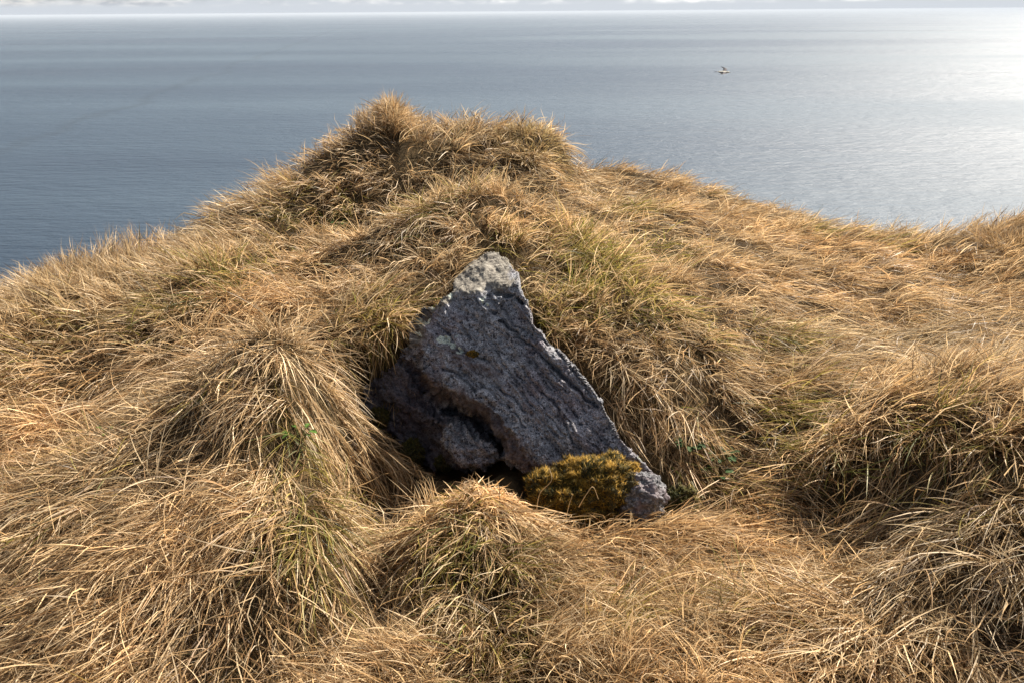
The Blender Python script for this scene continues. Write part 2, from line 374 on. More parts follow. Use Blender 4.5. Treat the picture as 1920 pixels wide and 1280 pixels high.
# wind patches and slicks change how rough the water is
pat = M.noise(mapv((.00030, .0013, .001), 6), 1.0, 6, .6)
rough = M.N('ShaderNodeMapRange', {'Value': pat, 'From Min': .40, 'From Max': .60, 'To Min': .38, 'To Max': .62}).outputs[0]
body = M.ramp(pat, [(.38, (.014, .028, .046)), (.62, (.048, .072, .096))])
la, lb = at_z(np.array([430., 30.]), np.array([128., 272.]), SEA); ln_ = np.array([-(lb - la)[1], (lb - la)[0], 0]); ln_ /= np.linalg.norm(ln_)
wobv = M.N('ShaderNodeMath', {0: M.noise(mapv((.004, .004, .004)), 1.0, 4), 1: 170.0}, operation='MULTIPLY').outputs[0]
dt = M.N('ShaderNodeVectorMath', {0: geo, 1: tuple(ln_)}, operation='DOT_PRODUCT').outputs['Value']
dt = M.N('ShaderNodeMath', {0: dt, 1: wobv}, operation='ADD').outputs[0]
dt = M.N('ShaderNodeMath', {0: dt, 1: float(la @ ln_) + 85.0}, operation='SUBTRACT').outputs[0]
dt = M.N('ShaderNodeMath', {0: dt}, operation='ABSOLUTE').outputs[0]
lf = M.N('ShaderNodeMapRange', {'Value': dt, 'From Min': 3.0, 'From Max': 22.0, 'To Min': .30, 'To Max': 0.0}).outputs[0]
body = M.mix(lf, body, (.02, .03, .04))
rough = M.N('ShaderNodeMath', {0: lf, 1: .10, 2: rough}, operation='MULTIPLY_ADD').outputs[0]
p = M.N('ShaderNodeBsdfPrincipled', {'Base Color': body, 'Roughness': rough, 'IOR': 1.33, 'Specular IOR Level': .45, 'Normal': bp.outputs[0]})
M.surf(p.outputs[0])
S = 90000.0
seav = np.array([(-S, -S, SEA), (S, -S, SEA), (S, S, SEA), (-S, S, SEA)])
sea = mesh_np('sea', seav, np.array([[0, 1, 2, 3]]), M.m)
tag(sea, 'calm grey blue sea with sun glitter on its right side', kind='structure')

# sea air: one even box of haze
hb_ = bmesh.new(); bmesh.ops.create_cube(hb_, size=1.0); hme = bpy.data.meshes.new('haze'); hb_.to_mesh(hme); hb_.free()
hzo = bpy.data.objects.new('haze', hme); COL.objects.link(hzo); hzo.scale = (200000, 200000, 180); hzo.location = (0, 0, 4 - 90.0 - 0)
M = Mat('sea_air'); pv = M.N('ShaderNodeVolumePrincipled', {'Color': (.57, .61, .66, 1), 'Density': 3.2e-5, 'Anisotropy': 0.0}); M.l.new(pv.outputs[0], M.out.inputs['Volume'])
hme.materials.append(M.m); tag(hzo, 'pale sea haze paling the far water', kind='stuff')

# ------------------------------------------------------------------ the rock
# resample the low sculpt on a dense grid, then rough it
ST = 1.5
g_x = np.arange(670, 1246, ST); g_y = np.arange(466, 972, ST)
QX, QY = np.meshgrid(g_x, g_y); depth = np.full(QX.shape, np.nan)
for t3 in tr:
    (x1, y1), (x2, y2), (x3, y3) = cv[t3]
    det = (y2 - y3) * (x1 - x3) + (x3 - x2) * (y1 - y3)
    if abs(det) < 1e-6: continue
    i0 = max(int((min(x1, x2, x3) - 670) / ST) - 1, 0); i1 = int((max(x1, x2, x3) - 670) / ST) + 2
    j0 = max(int((min(y1, y2, y3) - 466) / ST) - 1, 0); j1 = int((max(y1, y2, y3) - 466) / ST) + 2
    X_, Y_ = QX[j0:j1, i0:i1], QY[j0:j1, i0:i1]
    l1 = ((y2 - y3) * (X_ - x3) + (x3 - x2) * (Y_ - y3)) / det; l2 = ((y3 - y1) * (X_ - x3) + (x1 - x3) * (Y_ - y3)) / det; l3 = 1 - l1 - l2
    m = (l1 > -1e-6) & (l2 > -1e-6) & (l3 > -1e-6)
    Yi = 1 / (l1 / Yc[t3[0]] + l2 / Yc[t3[1]] + l3 / Yc[t3[2]])
    depth[j0:j1, i0:i1] = np.where(m, Yi, depth[j0:j1, i0:i1])
ok = ~np.isnan(depth)
# light smoothing of the facets
for it in range(1):
    d0 = np.where(ok, depth, 0); wgt = ok.astype(float)
    acc = d0.copy(); ws = wgt.copy()
    for sx_, sy_ in ((1, 0), (-1, 0), (0, 1), (0, -1)):
        acc += np.roll(np.roll(d0, sx_, 1), sy_, 0); ws += np.roll(np.roll(wgt, sx_, 1), sy_, 0)
    depth = np.where(ok, acc / ws, np.nan)
# ragged outline
wob = 3.2 * n2(QX, QY, 30, 5) + 1.2 * n2(QX, QY, 9, 6)
PX, PY = QX + wob, QY + 4.0 * n2(QX, QY, 24, 7) + 1.0 * n2(QX, QY, 8, 8)
P = at_y(PX, PY, np.where(ok, depth, 3.0))
def grid_normals(P):
    tx = np.gradient(P, axis=1); ty = np.gradient(P, axis=0)
    return -unit(np.cross(tx, ty))
Nn = grid_normals(P)
vdir = unit(np.array(EYE) - P)
Nn = np.where(((Nn * vdir).sum(-1) < 0)[..., None], -Nn, Nn); Nn = unit(Nn + 0.35 * vdir)
# strata run with the right-hand edge: s across them, t along them
ang = math.atan2(1.22, 1.0); s_ = -QX * math.sin(ang) + QY * math.cos(ang); t_ = QX * math.cos(ang) + QY * math.sin(ang)
onface = np.clip((seg_dist(QX, QY, [(790,650),(812,722),(905,760),(1005,868)]) - 3) / 12, 0, 1) 
disp = 0.014 * fbm(P * 12, 4, 40) + 0.007 * fbm(P * 55, 4, 50, .65)
lay = fbm(np.stack([s_ / 9, t_ / 85, 0 * s_], -1), 4, 60)
disp += (-0.026 * np.clip(lay - 0.14, 0, 1) * 2 + 0.007 * lay) * np.where((QY < 560) & (QX < 962), .15, 1.0)
for pts, wd, dp in (([(925,588),(962,618),(1000,652),(1040,690),(1075,722),(1112,760)], 4.5, .016), ([(930,546),(952,550),(975,560),(990,575)], 4.5, .018),
                    ([(935,560),(960,600),(1000,640)], 3, .007), ([(868,700),(905,722),(950,762),(985,800)], 3.0, .008), ([(975,690),(1035,752),(1062,800),(1088,850)], 3.5, .009),
                    ([(825,690),(846,700),(870,712)], 4, .011), ([(868,652),(888,664),(912,674)], 4.5, .012), ([(915,715),(945,735),(985,765)], 3, .009), ([(1010,625),(1050,668),(1090,715),(1120,765)], 3, .008),
                    ([(1020,770),(1060,820)], 2.5, .006), ([(846,812),(872,824),(900,838)], 2.5, .01), ([(790,730),(815,745),(812,790)], 3, .012), ([(840,800),(845,830),(842,860)], 2, .008)):
    dd = seg_dist(QX + 5 * n2(QX, QY, 14, 70), QY + 5 * n2(QX, QY, 14, 71), pts)
    disp -= 2.0 * dp * np.exp(-(dd / (wd * .75)) ** 2)
d1, r1 = worley(P * 95, 80); pit = np.clip(1 - d1 / (0.22 + 0.30 * r1), 0, 1) * (r1 > .45)
d2_, r2_ = worley(P * 45, 90); pit2 = np.clip(1 - d2_ / (0.30 + .15 * r2_), 0, 1) * (r2_ > .72)
top = (PY < 560 + (PX - 870) * -.12) & (PX < 962)
vmask = np.where(top, .25, 1.0)
disp -= (0.010 * pit + 0.018 * pit2) * vmask
disp += np.where(top, 0.004 * fbm(np.stack([(QX * .45 + QY) / 3.6, (QX - QY * .45) / 30, 0 * QX], -1), 4, 75, .65), 0)
stp = fbm(np.stack([s_ / 34, t_ / 120, 0 * s_], -1), 3, 66) * 5 + .4 * n2(QX, QY, 9, 67); fr_ = stp - np.floor(stp); disp += .0075 * (np.floor(stp) + np.clip((fr_ - .8) / .2, 0, 1)) * np.where(top, .3, 1)
# crisp broken facets: each cell of the fracture pattern is tipped and set at its own depth
frac = in_poly(QX, QY, [(660,830),(690,700),(745,655),(790,650),(830,700),(905,735),(1010,850),(1010,900),(830,900),(700,830)]).astype(float)
for it in range(6): frac = (frac + np.roll(frac, 2, 0) + np.roll(frac, -2, 0) + np.roll(frac, 2, 1) + np.roll(frac, -2, 1)) / 5
Pw = P + .010 * np.stack([fbm(P * 30, 2, 500 + j) for j in range(3)], -1)
dc_, rc_ = worley(Pw * np.array([17, 17, 22]), 520); dc2, rc2 = worley(Pw * np.array([34, 34, 44]), 540)
disp += frac * (.030 * (rc_ - .5) + .012 * (rc2 - .5) + .012 * (.5 - dc_)) + (1 - frac) * np.where(top, .4, 1) * (.006 * (rc_ - .5) + .003 * (rc2 - .5))
P = P + Nn * disp[..., None]
ids = np.full(ok.shape, -1); ids[ok] = np.arange(ok.sum()); Vr = P[ok]
q = ok[:-1, :-1] & ok[1:, :-1] & ok[:-1, 1:] & ok[1:, 1:]
Fr = np.stack([ids[:-1, :-1][q], ids[1:, :-1][q], ids[1:, 1:][q], ids[:-1, 1:][q]], -1)
# rim: carry the edge back and down into the bank, so the stone has its real thickness
cnt = {}
E = np.concatenate([Fr[:, [0, 1]], Fr[:, [1, 2]], Fr[:, [2, 3]], Fr[:, [3, 0]]])
key = set(map(tuple, E)); bnd = [(a, b) for a, b in key if (b, a) not in key]
nxt = {a: b for a, b in bnd}; loops = []; seen = set()
for s0 in list(nxt):
    if s0 in seen: continue
    L = []; c0 = s0
    while c0 not in seen and c0 in nxt: seen.add(c0); L.append(c0); c0 = nxt[c0]
    loops.append(L)
L = max(loops, key=len); Lp = Vr[L]; cen = Vr.mean(0)
ring_prev = np.array(L); VV = [Vr]; FF = [Fr]; base = len(Vr)
out_dir = unit(Lp - cen)
for k, (bk, dn, o_) in enumerate(((.006, .001, .001), (.02, .008, .001), (.05, .03, .0), (.10, .07, -.004), (.2, .13, -.03), (.30, .3, -.12))):
    R_ = Lp + np.array([.10, 1, 0]) * bk + np.array([0, 0, -1]) * dn + out_dir * np.array([1, .3, 1]) * o_
    R_ = R_ + 0.006 * np.stack([fbm(R_ * 30, 3, 101 + j) for j in range(3)], -1) * (k < 5)
    ring = np.arange(len(L)) + base; base += len(L); VV.append(R_)
    FF.append(np.stack([np.roll(ring_prev, -1), ring_prev, ring, np.roll(ring, -1)], -1)); ring_prev = ring
cc_ = VV[-1].mean(0); VV.append(cc_[None]); FF.append(np.stack([np.roll(ring_prev, -1), ring_prev, np.full(len(L), base)], -1))
Vr = np.concatenate(VV)
# colour zones painted as the stone's own minerals and lichen: r = weathered beige, g = reddish brown, b = pale lichen
zone = np.zeros((len(Vr), 3)); zx, zy = project(Vr)
wz = 14 * fbm(Vr * 22, 3, 200); wz2 = 14 * fbm(Vr * 22, 3, 210)
zx = zx + wz; zy = zy + wz2
zone[:, 0] = np.clip((562 - (zx - 850) * .13 - zy) / 14, 0, 1) * np.clip((968 - zx) / 14, 0, 1)
dl = seg_dist(zx, zy, [(790,600),(775,640),(800,585),(850,545)]); zone[:, 0] = np.maximum(zone[:, 0], np.clip((17 - dl) / 9, 0, 1))
de = seg_dist(zx, zy, [(800,712),(820,738),(872,752),(910,782),(950,820),(985,868)]); zone[:, 1] = np.clip((26 - de) / 18, 0, 1)
zone[:, 1] = np.maximum(zone[:, 1], .8 * np.clip((18 - seg_dist(zx, zy, [(835,660),(890,690),(930,700)])) / 14, 0, 1))
for cx_, cy_, r_ in ((832,640,12),(845,648,9),(862,652,9),(790,600,14),(778,625,10),(812,580,9),(846,556,8),(850,628,7),(857,660,7),(1200,862,10),(1150,800,5),(1160,840,6),(905,565,8)):
    zone[:, 2] = np.maximum(zone[:, 2], np.clip((r_ - np.hypot(zx - cx_, zy - cy_)) / 4, 0, 1))
M = Mat('basalt_rock'); geo = M.N('ShaderNodeNewGeometry').outputs['Position']
zc = M.N('ShaderNodeAttribute', attribute_name='Col').outputs['Color']; zs = M.N('ShaderNodeSeparateColor', {0: zc})
v1 = M.N('ShaderNodeTexVoronoi', {'Vector': geo, 'Scale': 210.0}).outputs['Distance']
vg = M.N('ShaderNodeTexVoronoi', {'Vector': geo, 'Scale': 100.0}); vgr = M.N('ShaderNodeSeparateColor', {0: vg.outputs['Color']}).outputs[0]
a = M.noise(geo, 24, 6, .7); b = M.noise(geo, 190, 5, .75); c = M.noise(geo, 5, 4); d_ = M.noise(geo, 9, 6, .7)
col = M.ramp(a, [(.32, (.12, .117, .12)), (.5, (.27, .265, .272)), (.68, (.47, .465, .47))])
col = M.mix(M.ramp(c, [(.45, (0, 0, 0)), (.66, (.6, .6, .6))]), col, (.19, .13, .14))
col = M.mix(M.ramp(d_, [(.52, (0, 0, 0)), (.66, (.65, .65, .65))]), col, (.30, .30, .31))
sp = M.ramp(b, [(.40, (.45, .45, .47)), (.52, (.95, .95, .95)), (.62, (1.8, 1.82, 1.85))])
col = M.mix(1.0, col, sp, 'MULTIPLY')
# dark dots painted as the shade inside pits, each of its own size
gth = M.N('ShaderNodeMath', {0: vgr, 1: .72, 2: -.17}, operation='MULTIPLY_ADD').outputs[0]
gm = M.N('ShaderNodeMath', {0: vg.outputs['Distance'], 1: gth}, operation='LESS_THAN').outputs[0]
gm = M.N('ShaderNodeMath', {0: gm, 1: .8}, operation='MULTIPLY').outputs[0]
col = M.mix(gm, col, (.022, .021, .026))
be = M.ramp(M.noise(M.N('ShaderNodeMapping', {'Vector': geo, 'Rotation': (0, R(28), 0), 'Scale': (.35, 1.0, 2.6)}).outputs[0], 42, 6, .72), [(.38, (.05, .042, .034)), (.52, (.20, .175, .14)), (.68, (.38, .35, .29))])
col = M.mix(zs.outputs[0], col, be)
br = M.ramp(M.noise(geo, 50, 5, .7), [(.35, (.045, .028, .024)), (.6, (.16, .115, .105)), (.75, (.24, .18, .19))])
gf = M.N('ShaderNodeMath', {0: zs.outputs[1], 1: .75}, operation='MULTIPLY').outputs[0]
col = M.mix(gf, col, br)
lc = M.ramp(M.noise(geo, 160, 4, .7), [(.4, (.2, .22, .17)), (.52, (.62, .66, .55)), (.7, (.75, .76, .66))])
lm = M.N('ShaderNodeMath', {0: zs.outputs[2], 1: M.noise(geo, 90, 5, .75)}, operation='MULTIPLY').outputs[0]
col = M.mix(M.ramp(lm, [(.34, (0, 0, 0)), (.40, (1, 1, 1))]), col, lc)
shf = M.N('ShaderNodeAttribute', attribute_name='FlankShade').outputs['Fac']; shf = M.N('ShaderNodeMath', {0: shf, 1: .72}, operation='MULTIPLY').outputs[0]  # purple-dark flank stone, deepened with the overhang's shade put into the colour
col = M.mix(shf, col, M.ramp(M.noise(geo, 60, 5, .7), [(.4, (.030, .022, .028)), (.65, (.085, .065, .080))]))
hb = M.N('ShaderNodeMath', {0: v1, 1: .5, 2: b}, operation='MULTIPLY_ADD').outputs[0]
bp = M.N('ShaderNodeBump', {'Strength': .9, 'Distance': .007, 'Height': hb})
p = M.N('ShaderNodeBsdfPrincipled', {'Base Color': col, 'Roughness': .85, 'Specular IOR Level': .3, 'Normal': bp.outputs[0]})
M.surf(p.outputs[0]); M_ROCK = M.m
org = np.array([0.05, 2.75, 0.0])
shd = np.clip((in_poly(zx, zy, [(640,830),(700,700),(760,660),(790,690),(800,745),(830,775),(845,800),(822,830),(850,870),(915,880),(960,880),(960,930),(700,900)])).astype(float), 0, 1)
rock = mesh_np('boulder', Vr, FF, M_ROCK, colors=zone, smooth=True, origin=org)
at_ = rock.data.attributes.new('FlankShade', 'FLOAT', 'POINT'); at_.data.foreach_set('value', shd.astype(np.float32))
tag(rock, 'large dark pitted basalt boulder bedded in the dry grass slope', 'rock')

# small lichen covered stone at the right foot of the boulder
def lump(center, rad, amp, fr, seed, res=90, squash=(1, 1, 1)):
    u = np.linspace(0, 2 * np.pi, res, endpoint=False); v = np.linspace(0.02, np.pi - .02, res // 2)
    U, Vv = np.meshgrid(u, v); D = np.stack([np.cos(U) * np.sin(Vv), np.sin(U) * np.sin(Vv), np.cos(Vv)], -1)
    r = 1 + amp * fbm(D * fr + seed, 5, seed, .55); Q = D * r[..., None] * np.array(rad)
    w_ = len(u); I, J = np.meshgrid(np.arange(w_), np.arange(len(v) - 1)); i2 = (I + 1) % w_
    f_ = np.stack([J * w_ + I, (J + 1) * w_ + I, (J + 1) * w_ + i2, J * w_ + i2], -1).reshape(-1, 4)
    return Q.reshape(-1, 3) + center, f_, D.reshape(-1, 3)
M = Mat('lichen_stone'); geo = M.N('ShaderNodeNewGeometry').outputs['Position']
a = M.noise(geo, 90, 6, .75); b = M.noise(geo, 18, 4)
col = M.ramp(a, [(.36, (.03, .03, .033)), (.5, (.10, .096, .10)), (.66, (.36, .35, .35))])
col = M.mix(M.ramp(b, [(.45, (0, 0, 0)), (.6, (.6, .6, .6))]), col, (.17, .125, .13))
bp = M.N('ShaderNodeBump', {'Strength': 1.0, 'Distance': .006, 'Height': a})
p = M.N('ShaderNodeBsdfPrincipled', {'Base Color': col, 'Roughness': .9, 'Normal': bp.outputs[0]}); M.surf(p.outputs[0])
cs = at_y(np.array([1203.]), np.array([932.]), np.array([2.36]))[0]
Vs, Fs, _ = lump(cs, (.088, .075, .088), .35, 2.6, 5, 160)
Vs = Vs + .0035 * np.stack([fbm(Vs * 160, 2, 300 + j) for j in range(3)], -1)
st = mesh_np('stone', Vs, Fs, M.m, smooth=True, origin=cs)
tag(st, 'small round stone crusted with pale grey lichen at the boulder foot', 'stone')

# ------------------------------------------------------------------ moss
def shoots(base, nrm, length, width, cols, spread=.5, nseg=1):
    """short pointed shoots as 3-sided spikes"""
    n_ = len(base); d = unit(nrm + spread * rng.normal(size=(n_, 3))); a = unit(np.cross(d, rng.normal(size=(n_, 3)))); b = np.cross(d, a)
    w_ = width[:, None]; L_ = length[:, None]
    v0 = base + a * w_; v1 = base + (-.5 * a + .87 * b) * w_; v2 = base + (-.5 * a - .87 * b) * w_; t = base + d * L_
    V_ = np.stack([v0, v1, v2, t], 1).reshape(-1, 3); k = np.arange(n_)[:, None] * 4
    f_ = np.concatenate([k + [0, 1, 3], k + [1, 2, 3], k + [2, 0, 3]], 0)
    c_ = np.repeat(cols, 4, 0).reshape(n_, 4, 3).copy(); c_[:, 3] *= 1.25; c_[:, :3] *= .8
    return V_, f_, c_.reshape(-1, 3)
M = Mat('moss_bed'); geo = M.N('ShaderNodeNewGeometry').outputs['Position']
col = M.ramp(M.noise(geo, 60, 5, .7), [(.35, (.018, .014, .004)), (.6, (.06, .045, .012))])
p = M.N('ShaderNodeBsdfPrincipled', {'Base Color': col, 'Roughness': 1.0}); M.surf(p.outputs[0]); M_BED = M.m
def moss(px, py, Y, rad, cnt_, pal, label, ln=.012, seed=1, more=()):
    c_ = at_y(np.array([px * 1.]), np.array([py * 1.]), np.array([Y]))[0]
    root = empty('moss_cushion', tuple(c_)); tag(root, label, 'moss'); sh = []; bed = []; off = 0
    allp = [(c_, rad, cnt_)] + [(at_y(np.array([a * 1.]), np.array([b * 1.]), np.array([Y + dy]))[0], r_, n_) for a, b, dy, r_, n_ in more]
    for q, (cc_, rd, cn) in enumerate(allp):
        V_, f_, D = lump(cc_, rd, .62, 4.6, seed + q, 110)
        bed.append((V_, [f_], np.zeros_like(V_)))
        i = rng.integers(0, len(f_), cn); w_ = rng.dirichlet((1, 1, 1, 1), cn)
        B = (V_[f_[i]] * w_[..., None]).sum(1); N_ = (D[f_[i]] * w_[..., None]).sum(1); N_ = unit(N_ / np.array(rd) * min(rd))
        keep = N_[:, 1] < .5; B, N_ = B[keep], N_[keep]
        g = np.clip(.5 + 1.3 * fbm(B * 30, 3, seed + 30), 0, 1)[:, None]; pl = np.array(pal)
        c3 = pl[0] * (1 - g) + pl[1] * g; c3 = c3 * rng.uniform(.4, 1.6, (len(B), 1)); m = rng.random(len(B)) < .10; c3[m] = pl[2] * rng.uniform(.7, 1.2, (m.sum(), 1))
        V2, f2, c2 = shoots(B, unit(N_ + np.array([0, 0, .5])), rng.uniform(.35, 1.35, len(B)) * ln, rng.uniform(.0009, .0022, len(B)), c3, spread=.8)
        sh.append((V2, [f2], c2))
    v, f, _ = join(bed); mesh_np('moss_bed', v - c_, f, M_BED, parent=root, smooth=True)
    v, f, c = join(sh); o = mesh_np('moss_shoots', v - c_, f, M_MOSS, parent=root, colors=c); o['kind'] = 'stuff'
    return root
GOLD = [(.042, .040, .007), (.31, .175, .022), (.62, .37, .065)]
OLIVE = [(.045, .05, .010), (.11, .085, .016), (.2, .15, .03)]
moss(1070, 938, 2.35, (.125, .08, .085), 20000, GOLD, 'big golden brown moss cushion growing under the boulder face', .018, 3, more=[(1130, 915, .01, (.10, .07, .085), 12000), (1020, 905, .04, (.055, .05, .04), 4000), (1095, 880, .05, (.085, .05, .035), 6000), (1145, 870, .07, (.04, .04, .035), 2500), (1120, 965, 0, (.09, .05, .04), 5000)])
moss(1182, 882, 2.44, (.032, .03, .022), 2500, GOLD, 'small golden moss tuft above the lichen crusted stone', .013, 8)
moss(1275, 950, 2.42, (.06, .06, .07), 6000, OLIVE, 'dark olive moss clump right of the lichen crusted stone', .012, 5)
PY_ = lambda a_, b_, o_: float(plane_y(np.array([a_ * 1.]), np.array([b_ * 1.]), o_)[0])
moss(772, 850, PY_(772, 850, .20), (.05, .05, .055), 5000, OLIVE, 'dim olive moss patch under the boulder left nose', .010, 12)
moss(712, 782, PY_(712, 782, .15), (.04, .03, .04), 3000, OLIVE, 'small moss patch on the boulder far left flank', .010, 15)
moss(832, 868, PY_(832, 868, .20), (.035, .03, .03), 1800, OLIVE, 'tiny moss tuft in the dark hollow under the boulder', .010, 18)
ym = float(plane_y(np.array([888.]), np.array([664.]), -.002)[0])
moss(886, 663, ym, (.022, .008, .011), 900, GOLD, 'tiny golden moss tuft in a crack of the boulder face', .006, 21)

# ------------------------------------------------------------------ grass
# how the grass lies: (px, py, dx, dy on the photograph, uprightness)
HINT = np.array([
 (480,800,-.35,1,.12),(500,950,-.4,1,.12),(400,1000,-.6,1,.12),(560,700,.2,.9,.1),(610,800,.15,1,.08),(630,900,.3,1,.08),(430,660,-.6,.6,.15),(400,850,-.5,1,.15),(300,720,-1,.25,.1),(100,1050,-1,.6,.15),(500,720,-.25,1,.12),(545,820,.15,1,.12),(590,1000,.4,1,.12),(620,1120,.6,.9,.12),(300,1180,-.9,.6,.15),(200,900,-.8,.8,.2),(450,1050,-.2,1,.3),
 (50,900,-1,.15,.08),(60,740,-.7,.6,.4),(430,600,.9,.5,.15),(200,500,.1,-.6,.75),(60,580,-.2,.4,.6),(330,520,.0,.6,.6),(300,600,-.4,.8,.4),(560,540,-.5,.9,.35),(600,620,.0,1,.3),
 (650,900,1,.25,.1),(640,800,.7,.9,.15),(720,960,1,.2,.1),(700,1080,.6,.5,.35),(660,680,.6,.3,.5),
 (1280,700,.05,1,.25),(1200,640,.1,1,.3),(1400,880,1,.35,.1),(1350,1000,1,.45,.08),(1450,930,.6,.8,.1),(1530,1000,-.5,.9,.1),(1750,830,-.15,1,.35),(1820,1050,-.4,1,.2),(1650,1060,-1,.4,.1),(1450,1150,-1,.35,.2),(1850,1200,.0,1,.2),(1600,900,-.2,1,.45),
 (1600,600,1,.5,.12),(1800,650,1,.35,.12),(1400,500,.9,.6,.2),(1300,420,.8,.7,.25),(1150,350,1,.3,.35),(1350,600,.4,1,.25),(1480,720,1,.4,.2),(1700,520,1,.35,.2),(1880,500,.6,.5,.5),(1800,760,1,.5,.25),
 (735,220,0,-.5,.65),(700,330,-.3,1,.5),(600,380,-.7,.8,.5),(850,330,.7,.5,.3),(1020,280,.4,1,.45),(960,350,.4,1,.4),(940,230,.3,-.1,.5),(850,430,-.3,.8,.4),(700,500,-.4,1,.35),(800,540,.8,.4,.2),(1060,480,.3,.8,.5),(1050,360,.8,.5,.35),(450,420,-.8,.5,.5),
 (900,960,.0,1,.5),(1000,1180,.6,.3,.5),(850,1220,-.5,.4,.5),(1150,1080,.3,1,.35),(1300,1230,-.3,.7,.5),(1080,1250,.4,.3,.6),(1150,580,.2,.9,.5),(1100,620,.3,.8,.4)], float)
hp = np.array([hit(a, b) for a, b in HINT[:, :2]])
hv = unit(np.stack([HINT[:, 2], -HINT[:, 3] * 1.25], -1))
def groom(x, y):
    w_ = 1 / (((x[:, None] - hp[None, :, 0]) ** 2 + (y[:, None] - hp[None, :, 1]) ** 2) + .012) ** 2
    w_ /= w_.sum(1, keepdims=True)
    return w_ @ hv, w_ @ HINT[:, 4]
GREEN = [(430,520,60,.8),(690,640,70,.5),(640,690,50,.4),(1110,500,80,.9),(1190,560,60,.7),(1480,790,60,.8),(570,980,50,.8),(600,1060,50,.8),(840,1050,60,.9),(920,1060,50,.7),(640,430,30,.9),(1540,440,32,.8),(1180,390,45,.6),(1290,600,50,.6),(1390,1130,60,.7),
         (1740,800,70,.5),(1850,880,60,.6),(1010,600,30,.8),(150,610,70,.4),(740,600,60,.6),(940,470,30,.9),(1060,450,50,.6),(1330,880,60,.5),(560,840,40,.9),(1180,1180,60,.5),(930,1180,90,.5),(1450,640,60,.45),(1000,640,30,.6),(820,390,60,.6),(1240,470,50,.6),(1080,560,60,.8),(1660,470,50,.5),(560,420,50,.5),(300,590,60,.5),(1560,860,60,.5),(1150,1180,80,.5),(700,1200,70,.5),(640,960,50,.7)]
gp = np.array([hit(a, b) for a, b, _, _ in GREEN]); gr_ = np.array([g[2] for g in GREEN]) / F * gp[:, 1] * 1.15; gs_ = np.array([g[3] for g in GREEN])
def greenness(x, y):
    d = np.stack([(x[:, None] - gp[None, :, 0]), (y[:, None] - gp[None, :, 1]) * .6], -1)
    return (gs_ * np.exp(-(d ** 2).sum(-1) / gr_ ** 2)).max(1)
CAVITY = [(690,790),(742,815),(770,865),(800,905),(830,950),(880,950),(940,945),(1010,960),(1060,962),(1150,968),(1262,962),(1300,940),(1290,905),(1240,880),(1000,850),(800,800)]
CX0 = 0
STRAW = np.array([(.60,.415,.215),(.66,.475,.26),(.48,.31,.145),(.72,.55,.34),(.40,.25,.125),(.55,.41,.24)])
